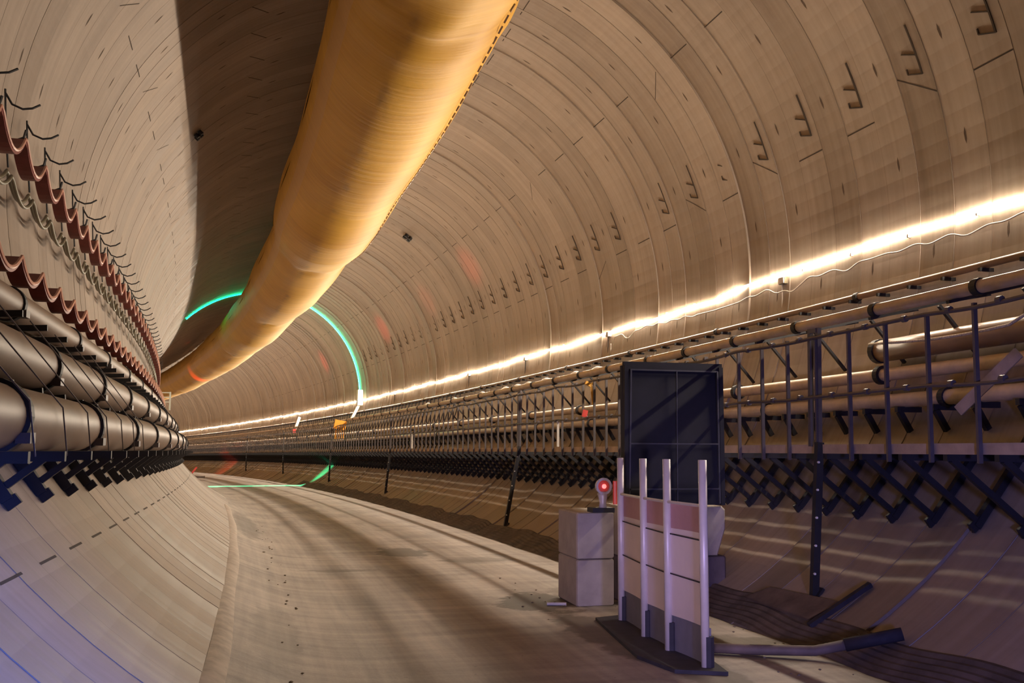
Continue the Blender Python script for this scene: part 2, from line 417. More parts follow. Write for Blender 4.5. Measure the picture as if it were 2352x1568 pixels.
# pale kerb of spilled concrete along the left edge of the road
mb = MB(); n = 0; sec = [(-3.34, -4.915), (-3.29, -4.922), (-3.23, -4.952), (-3.18, -4.985), (-3.16, -5.03)]
arr = np.arange(2.0, 60.0, 0.25)
for i, s in enumerate(arr):
    k = max(0.0, min(1.0, (60.0-s)/30.0)); j1 = 0.012*math.sin(s*0.9)
    n = len(mb.v)
    for (x, z) in sec: mb.v.append(P(s, x+j1, -5.33+(z+5.33)*k ))
    if i:
        for j in range(4): mb.face((n-5+j, n-5+j+1, n+j+1, n+j))
struct(mb.build('trim_1', 'slab', smooth=True))
# closing wall far round the bend
mb = MB(); mb.box(P(159, 0, 0), (16, .3, 16), Matrix.Rotation(theta(159), 3, 'Z')); e_ = struct(mb.build('wall_far', 'block'))

# ------------------------------------------------------------------ ribbed rubber matting along the right edge
def ribbed(name, s_a, s_b, sec, label, ribs=7):
    mb = MB(); arr = np.arange(s_a, s_b, 0.12); m_ = None
    for i, s in enumerate(arr):
        n = len(mb.v); q = []
        N = ribs*2
        for j in range(N+1):
            f = j/N; ph = sec[0] + (sec[1]-sec[0])*f + 0.008*math.sin(s*1.3) + 0.004*math.sin(s*3.7)
            q.append(W(s, ph, 0.03 + (0.018 if j % 2 else 0.0)))
        mb.v += q
        if i:
            for j in range(N): mb.face((n-N-1+j, n-N-1+j+1, n+j+1, n+j))
    o = mb.build(name, 'mat', smooth=False); tag(o, label, 'mat', kind=None); return o
ribbed('ribbed_mat', 3.0, 60.0, (-1.135, -1.035), 'dark ribbed rubber matting along the right edge of the road')
# ------------------------------------------------------------------ ventilation duct
DX, DZ = -0.648, 3.903
kn = [0, 13, 16, 18, 22, 24, 27, 29.5, 31.6, 32.2, 34, 41, 47, 55, 63, 72, 85, 95, 110, 160]
kr = [1.36, 1.36, 1.41, 1.44, 1.46, 1.47, 1.56, 1.56, 1.46, 1.40, 1.42, 1.50, 1.38, 1.47, 1.40, 1.46, 1.40, 1.46, 1.40, 1.4]
kz = [0.03, 0.03, 0, -0.01, 0, 0, -0.05, -0.06, 0, 0.02, 0, -0.04, 0.03, -0.03, 0.02, -0.02, 0.02, -0.03, 0, 0]
def duct_c(s): return DX + 0.02*math.sin(s*0.4), DZ + float(np.interp(s, kn, kz)), float(np.interp(s, kn, kr))
duct = empty('ventilation_duct', P(2, DX, DZ))
tag(duct, 'large golden yellow fabric ventilation duct hanging under the tunnel crown', 'duct')
def duct_section(sa, sb, name='sleeve'):
    mb = MB(); arr = np.arange(sa, sb+0.01, 0.2 if sa < 60 else 0.5); N = 72; m_ = N+1
    rnd = random.Random(int(sa*10))
    for i, s in enumerate(arr):
        x, z, r = duct_c(s); n = len(mb.v)
        e0 = min(s-sa, sb-s)
        edge = 0.025*math.exp(-e0/0.25)
        for k in range(m_):
            a = -PI + 2*PI*k/N
            near = math.exp(-((s-13.2)/1.3)**2)
            rr = r - edge + 0.006*math.sin(a*7+s*0.5) + 0.022*near*math.sin(s*5.5 + 1.2*math.sin(a+1)) + 0.01*math.sin(s*1.1+a*1.5)
            rr += 0.02*math.exp(-e0/0.8)*math.sin(a*9+s*2.2)
            mb.v.append(P(s, x + rr*math.cos(a), z + rr*math.sin(a)))
        if i:
            for k in range(N):
                a0 = -PI + 2*PI*k/N; a1 = a0 + 2*PI/N; sp_ = arr[i-1]
                mb.face((n-m_+k, n-m_+k+1, n+k+1, n+k), 0, ((sp_, a0), (sp_, a1), (s, a1), (s, a0)))
    return mb.build(name, 'duct', duct, None, True)
def setparent_world(o, par):
    o.parent = par; o.matrix_parent_inverse = Matrix.Translation(par.location).inverted() if par.rotation_euler.z == 0 else par.matrix_basis.inverted()
for sa, sb in ((1.5, 12.95), (12.9, 32.05), (31.9, 46.6), (46.5, 62.6), (62.5, 80.0), (79.9, 98), (97.9, 116), (115.9, 152)):
    setparent_world(duct_section(sa, sb), duct)
mb = MB()
s = 8.0
while s < 31.5:
    x, z, r = duct_c(s); a = -0.78
    p0 = P(s, x+(r+.035)*math.cos(a), z+(r+.035)*math.sin(a)); x, z, r = duct_c(s+.24); p1 = P(s+.24, x+(r+.035)*math.cos(a), z+(r+.035)*math.sin(a))
    mb.bar(p0, p1, 0.028, 0.012); s += 0.36
setparent_world(mb.build('stitched_seam', 'brown_pipe'), duct)
mb = MB()
arr = np.arange(8, 120, 0.7)
mb.tube([P(s, DX, 5.50) for s in arr], 0.018, 5)
setparent_world(mb.build('suspension_wire', 'black_steel'), duct)
for s in np.arange(10.0, 110.0, 4.4):
    mb = MB(); x, z, r = duct_c(s)
    mb.bar(P(s, x, z+r-.03), P(s, x, math.sqrt(R*R-x*x)-0.01), 0.02, 0.02)
    setparent_world(mb.build('hanger_rod', 'black_steel'), duct)

# ------------------------------------------------------------------ LED light line and its cables
STRIP = [(9.0, -.044), (9.52, -.0415), (10.07, -.0359), (10.73, -.0368), (11.38, -.0325), (12.03, -.0310), (12.65, -.0305), (13.34, -.0320), (14.03, -.0335), (14.84, -.0335),
         (15.79, -.0345), (16.8, -.038)]
led = empty('led_light_line', W(9.0, -.044, .07)); tag(led, 'long glowing warm white LED line running along the right wall', 'light')
pts = [W(s, ph, .026) for s, ph in STRIP]; ps_ = [q[0] for q in STRIP]
s = 17.5
while s < 154: pts.append(W(s, -.0475 + .0035*math.sin(s*2.1) + .0025*math.sin(s*.9), .026)); ps_.append(s); s += 0.6
mb = MB(); mb.tube(pts, 0.010, 6); setparent_world(mb.build('light_tube', 'led'), led)
mb = MB()                                     # flat lens facing the middle of the tunnel, dark back
for i, p_ in enumerate(pts):
    nn_ = (P(0, 0, 0)-P(0, 0, 0)); s_ = ps_[i]; a_ = (P(s_, 0, 0)-p_).normalized(); u_ = V((0, 0, 1)) - a_*a_.z; u_.normalize(); n = len(mb.v)
    mb.v += [p_+a_*.03-u_*.022, p_+a_*.03+u_*.022, p_+a_*.018+u_*.022, p_+a_*.018-u_*.022]
    if i:
        for k in range(4): mb.face((n-4+k, n-4+(k+1) % 4, n+(k+1) % 4, n+k), 0 if k == 0 else 1)
setparent_world(mb.build('lens', ['led_face', 'white']), led)
for s in [9.0 + 1.336*i for i in range(60)]:
    mb = MB(); mb.box((0, 0, 0), (.06, .03, .05)); o = mb.build('clip', 'white', None, None); o.location = W(s, -.041, .02) ; setparent_world(o, led)
CAB = [(9.54, -.0583), (9.87, -.0676), (10.1, -.061), (10.53, -.0746), (10.78, -.0562), (11.23, -.0676), (11.47, -.0547), (11.87, -.0632), (12.09, -.0564), (12.6, -.0591), (12.76, -.0543),
       (13.1, -.0739), (13.45, -.0555), (13.87, -.0635), (14.11, -.0537), (14.65, -.088), (14.86, -.0729), (15.13, -.078), (15.45, -.0537), (15.88, -.0663), (16.12, -.0596), (16.42, -.0695),
       (17.45, -.0724), (18.2, -.0693), (18.34, -.0746), (18.76, -.0603), (18.95, -.069), (19.44, -.0608), (19.61, -.0693), (20.11, -.0559), (20.26, -.064), (20.72, -.054), (21.05, -.0637),
       (21.39, -.0613), (21.61, -.085), (21.9, -.0816), (22.1, -.0576), (22.5, -.0645), (22.6, -.053), (22.7, -.0983), (22.75, -.165)]
cs = [8.2]+[c[0] for c in CAB]; cph = [-.065]+[c[1] for c in CAB]
sv = list(np.arange(8.2, 22.75, 0.06)); 
def smoothed(s):
    return float(np.mean([np.interp(s+d_, cs, cph) for d_ in (-.09, -.03, .03, .09)])) - .012
mb = MB(); mb.tube([W(s, smoothed(s), .05) for s in sv] + [W(22.78, -.10, .05), W(22.8, -.165, .06)], 0.011, 6)
o = mb.build('supply_cable', 'white_cable', None, W(8.2, -.065, .05), True); tag(o, 'thin wavy supply cable looped under the LED line on the right wall', 'cable')
# junction boxes on the light line
for i, (s, lab, gr) in enumerate(((14.94, 'pale green junction box on the light line nearest the right frame edge', None),
                              (23.0, 'white junction box on the light line above the dark board', None),
                              (29.75, 'small white junction box on the light line far down the tunnel', 'junction boxes down the light line'),
                              (36.4, 'small white junction box on the light line far down the tunnel', 'junction boxes down the light line'),
                              (49.3, 'small white junction box on the light line far down the tunnel', 'junction boxes down the light line'))):
    t = empty('junction_box', W(s, -.055, .04), theta(s)); tag(t, lab, 'box', gr)
    mb = MB(); mb.box((0, 0, 0), (.08, .20, .12)); mb.build('housing', 'white' if i else 'green_cable', t)
    mb = MB(); mb.box((-.045, 0, 0), (.02, .17, .10)); mb.build('lid', 'white', t)
    mb = MB(); mb.tube([V((0, .05, -.06)), V((0, .05, -.3)), V((.0, .06, -.55))], .012, 6); mb.build('drop_cable', 'black_steel' if i else 'white_cable', t)

# green light ring; its glow on the road is an added emissive tube
gr = empty('green_light_ring', P(57.8, 0, FLZ)); tag(gr, 'glowing green LED ring around the tunnel lining behind the duct', 'light')
mb = MB(); mb.tube([W(57.8, ph, .06) for ph in np.linspace(-.03, 2.36, 90)], 0.020, 6); setparent_world(mb.build('arch_tube', 'green'), gr)
mb = MB(); mb.tube([P(57.8, x, FLZ+.015) for x in np.linspace(-2.95, 2.5, 20)]+[P(57.8, 2.9, FLZ+.1)], 0.045, 6)
setparent_world(mb.build('floor_glow', 'green_floor'), gr)

# ------------------------------------------------------------------ right hand pipes
def pipe_run(name, lx, lz, r, mt, s_a, s_b, label, flanges, fl_name='coupling', cat='pipe', fr=1.25, seg=18, fm='black_steel'):
    t = empty(name, P(s_a, lx, lz)); tag(t, label, cat)
    mb = MB(); mb.tube([P(s, lx, lz) for s in np.arange(s_a, s_b, 1.0)], r, seg)
    setparent_world(mb.build('pipe_body', mt, smooth=True), t)
    for s in flanges:
        mb = MB(); mb.tube([P(s-.045, lx, lz), P(s+.045, lx, lz)], r*fr, seg)
        setparent_world(mb.build(fl_name, fm), t)
    return t
fl_r = [6.7, 8.34, 10.03, 11.74, 13.47, 15.17, 16.75, 18.7] + [20.4+1.70*i for i in range(34)]
pipe_run('conduit_pipe', 5.70, -.985, .048, 'brown_pipe', 6.5, 152, 'slim brown conduit pipe, topmost of the pipes on the right wall', [8.3, 12.6, 17.0, 21.2] + [25.5+4.3*i for i in range(14)], fr=1.4)
pipe_run('service_pipe', 4.13, -1.615, .072, 'tan_pipe', 6.5, 152, 'tan pipe with black couplings above the right guard railing', fl_r)
pipe_run('service_pipe', 5.12, -2.28, .085, 'tan_pipe', 6.5, 152, 'upper of two tan pipes behind the right guard railing', [11.3] + [15.2+3.9*i for i in range(18)], fr=1.5)
pipe_run('service_pipe', 4.98, -2.65, .092, 'tan_pipe', 6.5, 152, 'lower of two tan pipes behind the right guard railing', [9.9, 14.0] + [18.0+3.9*i for i in range(18)])
pipe_run('large_pipe', 5.28, -1.93, .15, 'brown_pipe', 6.5, 11.6, 'short thick brown pipe end behind the railing at the right frame edge', [11.55], fr=1.12)
# hooked rope
mb = MB(); rp = [P(7.7, 4.7, -1.72), P(8.2, 4.7, -1.83)] + [P(s, 4.72, -1.93-.05*math.sin((s-8.2)*1.3)) for s in np.arange(8.6, 11.2, .3)]
mb.tube(rp, .018, 6); o = mb.build('rope', 'rope', None, rp[0], True); tag(o, 'pale twisted rope hanging behind the railing at the right frame edge', 'rope')
# reflecting pale plate leaning behind the railing
mb = MB(); mb.bar(P(9.2, 4.55, -2.85), P(8.35, 4.6, -2.28), .12, .03, upv=V((1, 0, .4))); o = mb.build('timber_plank', 'board', None, P(9.0, 4.55, -2.6)); tag(o, 'pale plank leaning diagonally behind the railing at the right frame edge', 'plank')

# brackets carrying pipes and walkway, one per half ring
def bracket_parts(root, simple_=False, upper=True):
    # local frame: x lateral, y along, z up, origin at axis foot (4.36, -4.03)
    ox, oz = 4.36, -4.03
    q = lambda x, z: V((x-ox, 0, z-oz))
    mb = MB() if simple_ else None
    def part(nm, segs, w_=.07, h_=.05):
        nonlocal mb
        b = mb if simple_ else MB()
        for a, c in segs: b.bar(a, c, w_, h_)
        if not simple_: b.build(nm, 'black_steel', root)
    wall = lambda z, off=.04: math.sqrt((R-off)**2 - z*z)
    part('wall_post', [(q(wall(-4.08), -4.08), q(wall(-3.3), -3.3))], .08, .07)
    part('walkway_arm', [(q(3.38, -3.36), q(wall(-3.36), -3.36))], .07, .06)
    part('strut', [(q(wall(-4.03)-.02, -4.03), q(3.45, -3.38))], .06, .05)
    part('foot_plate', [(q(wall(-4.10)-.04, -4.10), q(wall(-4.0), -4.0))], .11, .04)
    part('lower_pipe_arm', [(q(4.85, -2.77), q(wall(-2.77), -2.77)), (q(4.9, -2.80), q(wall(-3.05), -3.05))], .07, .06)
    if upper: part('upper_pipe_arm', [(q(4.02, -1.73), q(5.0, -1.50)), (q(5.0, -1.50), q(wall(-1.36), -1.36)), (q(5.0, -1.53), q(wall(-2.1), -2.1))], .035, .05)
    if simple_: part('link', [(q(wall(z0, .02), z0), q(wall(z0+.35, .02), z0+.35)) for z0 in (-3.35, -3.0, -2.65, -2.3, -1.95, -1.6, -1.3)], .03, .03)
    part('conduit_arm', [(q(5.60, -1.05), q(wall(-1.05), -1.05))], .045, .04)
    if simple_: return mb
br0 = empty('pipe_support', P(7.33, 4.36, -4.03), theta(7.33)); bracket_parts(br0)
BL = 'black steel wall bracket under the pipes and walkway on the right'
tag(br0, BL, 'bracket', 'right wall brackets')
br1 = empty('pipe_support', P(7.998, 4.36, -4.03), theta(7.998)); bracket_parts(br1, upper=False); tag(br1, BL, 'bracket', 'right wall brackets')
for j in range(2, 45):
    s = 7.33 + j*.668; clone(br1 if j % 2 else br0, P(s, 4.36, -4.03), theta(s))
mb = bracket_parts(None, True, False); brs = mb.build('pipe_support', 'black_steel'); s = 7.33+45*.668
brs.location = P(s, 4.36, -4.03); brs.rotation_euler.z = theta(s); tag(brs, BL, 'bracket', 'right wall brackets')
for j in range(46, 205):
    s = 7.33 + j*.668; c = brs.copy(); col.objects.link(c); c.location = P(s, 4.36, -4.03); c.rotation_euler.z = theta(s)

# walkway boards with narrow slits
slits = [4.324, 4.417, 4.507, 4.599]
edges = [3.815] + [e for x in slits for e in (x-.014, x+.014)] + [4.93]
walk = empty('walkway', P(6, 4.2, -3.31)); tag(walk, 'dark slatted walkway floor carried on brackets along the right wall', 'walkway')
for a, b in zip(edges[::2], edges[1::2]):
    mb = MB(); arr = np.arange(6, 152, 1.0); n = 0
    for i, s in enumerate(arr):
        n = len(mb.v)
        for (x, z) in ((a, -3.325), (b, -3.325), (b, -3.305), (a, -3.305)): mb.v.append(P(s, x, z))
        if i:
            for k in range(4): mb.face((n-4+k, n-4+(k+1) % 4, n+(k+1) % 4, n+k))
    setparent_world(mb.build('walkway_board', 'black_steel'), walk)

# guard railing in bays between long posts
posts = [(10.106, 3.257, -4.969), (22.53, 3.015, -5.119), (38.96, 3.19, -5.01), (53.2, 3.28, -4.95), (69.8, 3.42, -4.86), (86, 3.35, -4.9)]
bays = [6.2, 10.106, 22.53, 38.96, 53.2, 69.8, 86, 104, 122]
blabel = ['guard railing bay at the right frame edge, its bars widest apart', 'guard railing bay behind the dark board and barrier',
          'guard railing bay just left of the dark board', 'guard railing bay in the middle distance by the green light ring',
          'guard railing bay just beyond the green light ring', 'far guard railing bay on the right wall side', 'second farthest guard railing bay down the tunnel', 'farthest guard railing bay down the tunnel']
RX = 3.35
for bi in range(len(bays)-1):
    sa, sb = bays[bi], bays[bi+1]
    t = empty('guard_railing', P(sa, RX, -3.25)); tag(t, blabel[bi], 'railing')
    n_b = int(round((sb-sa)/.61)); arr = list(np.linspace(sa, sb, n_b+1))
    bx = []
    for nm, z, r in (('top_cable', -1.96, .022), ('middle_cable', -2.66, .020)):
        mb = MB(); fine = np.linspace(sa, sb, n_b*3+1)
        mb.tube([P(s, RX-.03, z - .02*math.sin(PI*((s-sa) % 1.9)/1.9) + .012*math.sin(s*2.3)) for s in fine], r, 6); setparent_world(mb.build(nm, 'grey_steel'), t)
    mb = MB(); nn = 0
    for i, s in enumerate(np.linspace(sa+.05, sb-.05, max(2, int((sb-sa)/1.0)))):
        nn = len(mb.v)
        for (x, z) in ((RX+.03, -3.33), (RX+.03, -3.225), (RX+.065, -3.225), (RX+.065, -3.33)): mb.v.append(P(s, x, z))
        if i:
            for k in range(4): mb.face((nn-4+k, nn-4+(k+1) % 4, nn+(k+1) % 4, nn+k))
    setparent_world(mb.build('toe_board', 'board'), t)
    bar = MB(); bar.bar(V((0, 0, -.17)), V((0, 0, 1.30)), .042, .03); bo = bar.build('vertical_bar', 'grey_steel')
    first = True
    for s in arr[:-1]:
        c = bo if first else bo.copy()
        if not first: col.objects.link(c)
        first = False
        c.location = P(s, RX, -3.24); c.rotation_euler.z = theta(s); setparent_world(c, t)
    # small clamps with bright bolts on the cables
    if sb < 40:
        cl = MB(); cl.tube([V((0, -.03, 0)), V((0, .03, 0))], .034, 8); co = cl.build('cable_clamp', 'grey_steel'); first = True
        for s in arr[:-1]:
            for z in (-1.96, -2.66):
                c = co if first else co.copy()
                if not first: col.objects.link(c)
                first = False
                c.location = P(s+.3, RX-.03, z-.005); c.rotation_euler.z = theta(s); setparent_world(c, t)
plab = ['dark steel long post at the right, standing on the curved wall near the leaning plate', 'dark steel long post standing left of the concrete blocks',
        'dark steel long post left of centre under the railing', 'thin dark long post crossing the green glow', 'thin dark long post beyond the green glow', 'farthest thin long post under the railing']
for (s, x, z), lab in zip(posts, plab):
    t = empty('long_post', P(s, x, z), theta(s)); tag(t, lab, 'post')
    dx = RX+.02-x
    mb = MB(); mb.bar(V((0, 0, 0.0)), V((dx, 0, -3.2-z)), .085, .07); leg_ = mb.build('post_leg', 'black_steel', t)
    mb = MB(); mb.bar(V((dx, 0, -3.25-z)), V((dx+.02, 0, -1.85-z)), .05, .05); mb.bar(V((dx, .17, -3.25-z)), V((dx+.02, .17, -1.85-z)), .05, .05)
    mb.bar(V((dx, 0, -1.88-z)), V((dx, .17, -1.88-z)), .05, .03); mb.build('post_top', 'grey_steel', t)
    mb = MB(); mb.box((0.02, 0, .02), (.2, .16, .03), Matrix.Rotation(-.9, 3, 'Y')); mb.build('foot_plate', 'black_steel', t)
    for k in range(5):
        mb = MB(); mb.tube([V((dx*(.15+.18*k)-.03, -.055, (-3.2-z)*(.15+.18*k))), V((dx*(.15+.18*k)-.03, -.03, (-3.2-z)*(.15+.18*k)))], .014, 6); mb.build('bolt', 'white', leg_)

# cast-in climbing irons ("F" shaped) high on the right wall
def hook_mesh():
    mb = MB(); r_ = R-.015
    def pt(ds, ph, off=.012): return V(((R-off)*math.cos(ph)-(R)*math.cos(.314), ds, (R-off)*math.sin(ph)-R*math.sin(.314)))
    n = 6
    bar_ = MB(); 
    for i in range(n):
        a = .314+.121*i/n; b = .314+.121*(i+1)/n; bar_.bar(pt(0, a), pt(0, b), .016, .026)
    arm = MB(); arm.bar(pt(.02, .362), pt(.26, .378), .016, .016)
    arm2 = MB(); arm2.bar(pt(.0, .315), pt(.26, .328), .018, .018); arm2.bar(pt(.26, .328), pt(.255, .341), .018, .018)
    return bar_, arm, arm2
a_, b_, c_ = hook_mesh()
hk = empty('wall_hook', W(8.273, .314), theta(8.273)); tag(hk, 'thin dark F shaped iron fixed high on the right wall', 'hook', 'F shaped irons on the right wall')
a_.build('long_bar', 'joint', hk); b_.build('short_arm', 'joint', hk); c_.build('bent_arm', 'joint', hk)
for j in range(1, 36):
    s = 8.273 + j*1.336
    if j in (9,): continue
    clone(hk, W(s, .314), theta(s))

# four-lobed fixings
for (s, ph), lab in (((23.27, math.atan2(4.039, -4.357)), 'small black four lobed fixing on the left ceiling at the shadow edge'),
                     ((36.24, math.atan2(4.92, 3.33)), 'small black four lobed fixing on the ceiling right of the yellow duct')):
    t = empty('ceiling_fixing', W(s, ph, .03), theta(s)); tag(t, lab, 'fixing')
    nrm = V((-math.cos(ph), 0, -math.sin(ph))); e1 = V((0, 1, 0)); e2 = nrm.cross(e1)
    k = .075*s/23*1.05
    for q in range(4):
        a = PI/4 + q*PI/2; c = (e1*math.cos(a)*1.7 + e2*math.sin(a))*k + nrm*.04
        mb = MB(); mb.tube([c-nrm*.05, c+nrm*.05], k*.62, 12); mb.build('lobe', 'cross', t)
    mb = MB(); mb.tube([V((0, 0, 0)), nrm*.12], k*.3, 8); mb.build('bolt', 'grey_steel', t)

# ------------------------------------------------------------------ left pipes, brackets, festooned cables
def left_pipe(name, lx, lz, r, fl, label, mt='big_pipe'):
    t = empty(name, P(3, lx, lz)); tag(t, label, 'pipe')
    mb = MB(); mb.tube([P(s, lx, lz) for s in np.arange(3, 135, .75)], r, 28); setparent_world(mb.build('pipe_body', mt, smooth=True), t)
    for s in fl:
        mb = MB(); mb.tube([P(s-.05, lx, lz), P(s-.045, lx, lz), P(s+.045, lx, lz), P(s+.05, lx, lz)], [r, r*1.13, r*1.13, r], 24); cpl = mb.build('coupling', 'black_steel', None, P(s, lx, lz)); setparent_world(cpl, t)
        if s < 30:
            mb = MB(); mb.box(P(s, lx+r*.95, lz-r*.62), (.09, .14, .07)); bo_ = mb.build('coupling_bolt', 'grey_steel', cpl, P(s, lx, lz)); bo_.location = (0, 0, 0)
    return t
left_pipe('large_pipe', -4.67, -3.10, .225, [4.0, 6.94, 9.97, 13.0, 15.9] + [19+3.05*i for i in range(25)], 'lowest and thickest of the three brown pipes on the left wall')
left_pipe('large_pipe', -5.02, -2.556, .225, [3.9, 6.8, 9.71, 12.57, 15.4] + [18.4+2.95*i for i in range(26)], 'middle one of the three brown pipes on the left wall')
left_pipe('large_pipe', -5.38, -1.919, .155, [7.1, 10.21, 13.43, 16.35] + [19.4+3.05*i for i in range(25)], 'upper and thinnest of the three brown pipes on the left wall')

def left_bracket(simple_, root=None):
    ox, oz = -4.70, -3.62; q = lambda x, z: V((x-ox, 0, z-oz)); wl = lambda z, off=.04: -math.sqrt((R-off)**2 - z*z)
    mb = MB() if simple_ else None
    def part(nm, segs, w_=.07, h_=.06):
        b = mb if simple_ else MB()
        for a, c in segs: b.bar(a, c, w_, h_)
        if not simple_: b.build(nm, 'black_steel', root)
    part('wall_leg', [(q(wl(-3.66), -3.66), q(wl(-2.9), -2.9))], .09, .08)
    part('carrying_arm', [(q(wl(-3.36), -3.36), q(-4.28, -3.36))], .07, .06)
    part('strut', [(q(wl(-3.58)+.02, -3.58), q(-4.42, -3.38))], .05, .05)
    part('middle_arm', [(q(wl(-2.83), -2.83), q(-4.88, -2.80))], .07, .05)
    part('upper_arm', [(q(wl(-2.12), -2.12), q(-5.08, -2.10))], .06, .045)
    part('foot_plate', [(q(wl(-3.70)+.02, -3.70), q(wl(-3.64)+.02, -3.64))], .10, .04)
    return mb
LL = 'black steel bracket under the large pipes on the left wall'
lb = empty('pipe_bracket', P(5.17, -4.7, -3.62), theta(5.17)); left_bracket(False, lb); tag(lb, LL, 'bracket', 'left pipe brackets')
for j in range(1, 34): s = 5.17+1.08*j; clone(lb, P(s, -4.7, -3.62), theta(s))
lbs = left_bracket(True).build('pipe_bracket', 'black_steel'); s = 5.17+34*1.08; lbs.location = P(s, -4.7, -3.62); lbs.rotation_euler.z = theta(s); tag(lbs, LL, 'bracket', 'left pipe brackets')
for j in range(35, 80): s = 5.17+1.08*j; c = lbs.copy(); col.objects.link(c); c.location = P(s, -4.7, -3.62); c.rotation_euler.z = theta(s)

HP = 1.095; H0 = 11.545
def hang(root):
    ox, oz = -5.8, .14; q = lambda x, y, z: V((x-ox, y, z-oz))
    mb = MB(); mb.tube([q(-5.83, 0, .66), q(-5.80, 0, .2), q(-5.76, .02, -.22)], .011, 5); mb.build('rod', 'black_steel', root)
    mb = MB(); mb.tube([q(-5.83, 0, .62), q(-5.76, .03, .50), q(-5.66, .08, .47), q(-5.57, .12, .50), q(-5.50, .16, .56)], .013, 5); mb.build('hook', 'black_steel', root)
    mb = MB(); mb.tube([q(-5.80, 0, .12), q(-5.72, .02, .08), q(-5.62, .03, .13), q(-5.6, .03, .22)], .015, 5); mb.build('saddle', 'black_steel', root)
hg = empty('cable_hanger', P(H0-3*HP, -5.8, .14), theta(H0)); hang(hg); tag(hg, 'thin dark hooked hanger holding the sagging cables on the left wall', 'hanger', 'cable hangers on the left wall')
for j in range(-2, 60):
    s = H0 + j*HP; clone(hg, P(s, -5.8, .14), theta(s))
def festoon(name, lx, ztop, sag, s_a, s_b, r, mt, label, period=HP, ph0=H0, depth=.0, drift=0.0, ribbon=0.0, second=None):
    t = empty(name, P(s_a, lx, ztop)); tag(t, label, 'cable')
    def curve_pts(off=0.0, dz=0.0):
        out = []
        for s in np.arange(s_a, s_b, period/12):
            f = ((s-ph0)/period) % 1.0
            out.append(P(s, lx+off+depth*math.sin(PI*f), ztop + dz + drift*(s-12) - sag*(math.sin(PI*f)**.8)))
        return out
    mb = MB()
    if ribbon:
        pts_ = curve_pts(); hw = ribbon/2
        for i, p_ in enumerate(pts_):
            n = len(mb.v); th_ = .012
            a = P(s_a + i*period/12, 1, 0)-P(s_a + i*period/12, 0, 0)
            mb.v += [p_ - a*hw + V((0, 0, th_)), p_ + a*hw + V((0, 0, th_)), p_ + a*hw - V((0, 0, th_*3)), p_ - a*hw - V((0, 0, th_*3))]
            if i:
                for k in range(4): mb.face((n-4+k, n-4+(k+1) % 4, n+(k+1) % 4, n+k))
        o = mb.build('hose_body', mt)
        mb2 = MB(); mb2.tube([p_ + (P(s_a, 1, 0)-P(s_a, 0, 0))*hw + V((0, 0, .012)) for p_ in pts_], r*.35, 6); o2 = mb2.build('edge_highlight', 'red_highlight'); setparent_world(o2, t)  # pale tube drawn as the highlight on the hose edge
    else:
        mb.tube(curve_pts(), r, 7); o = mb.build('cable_body', mt, smooth=True)
    setparent_world(o, t)
    if second:
        mb = MB(); mb.tube(curve_pts(second[0], second[1]), r, 7); setparent_world(mb.build('second_strand', mt, smooth=True), t)
    return t
festoon('red_hose', -5.66, .13, .30, 7.5, 70, .05, 'red', 'red brown flat hose sagging between hooks, upper row on the left wall', ribbon=.15)
festoon('olive_cable', -5.76, -.24, .22, 7.5, 70, .022, 'green_cable', 'pair of olive cables sagging below the red hose on the left wall', second=(.05, -.06))
festoon('red_hose', -5.42, -1.40, .20, 5.5, 70, .06, 'red', 'red brown flat hose sagging just above the thin pipe on the left wall', ribbon=.17, period=1.0, ph0=10.49)
# thin diagonal tie wires over the big pipes
tw = 'thin tie rod leaning across the big brown pipes on the left'
for j in range(8):
    s = 5.4 + j*1.08; mb = MB(); mb.tube([P(s-.55, -4.95, -2.2), P(s+.35, -4.42, -3.0), P(s+.5, -4.40, -3.36)], .006, 5)
    o = mb.build('tie_rod', 'grey_steel', None, P(s, -4.4, -3.36)); tag(o, tw, 'rod', 'tie rods on the left pipes')

# ------------------------------------------------------------------ blocks, dark board, lamp, barrier
TB = theta(12)
def block(name, s, x, z, size, mt, label, chamfer=0.02, jersey=False):
    mb = MB(); w_, d_, h_ = size
    if jersey:
        sec = [(-w_/2, 0.0), (w_/2-.12, 0), (w_/2, h_*.55), (w_/2, h_*.93), (w_/2-.05, h_), (-w_/2, h_)]
    else:
        c = chamfer; sec = [(-w_/2, c), (-w_/2+c, 0), (w_/2-c, 0), (w_/2, c), (w_/2, h_-c), (w_/2-c, h_), (-w_/2+c, h_), (-w_/2, h_-c)]
    n = len(mb.v); m_ = len(sec)
    for y, k in ((-d_/2, .96), (-d_/2+.03, 1), (d_/2-.03, 1), (d_/2, .96)):
        for (a, b) in sec: mb.v.append(V((a*k, y, h_/2+(b-h_/2)*k)))
    for q in range(3):
        for i in range(m_): mb.face((n+q*m_+i, n+q*m_+(i+1) % m_, n+(q+1)*m_+(i+1) % m_, n+(q+1)*m_+i))
    mb.face(tuple(n+i for i in range(m_))); mb.face(tuple(n+3*m_+m_-1-i for i in range(m_)))
    o = mb.build(name, mt); o.location = P(s, x, z); o.rotation_euler.z = theta(s); tag(o, label, 'block'); return o
BS = 12.5
block('concrete_block', BS, 1.32, FLZ, (.52, .8, .60), 'block', 'lower grey concrete block left of the barrier')
block('concrete_block', BS, 1.32, FLZ+.605, (.52, .8, .60), 'block', 'upper grey concrete block left of the barrier, carrying the red lamp')
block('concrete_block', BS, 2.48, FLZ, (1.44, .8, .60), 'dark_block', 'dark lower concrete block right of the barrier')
block('concrete_block', BS, 2.48, FLZ+.605, (1.44, .8, .66), 'block', 'pale upper concrete block with slanted side right of the barrier', jersey=True)
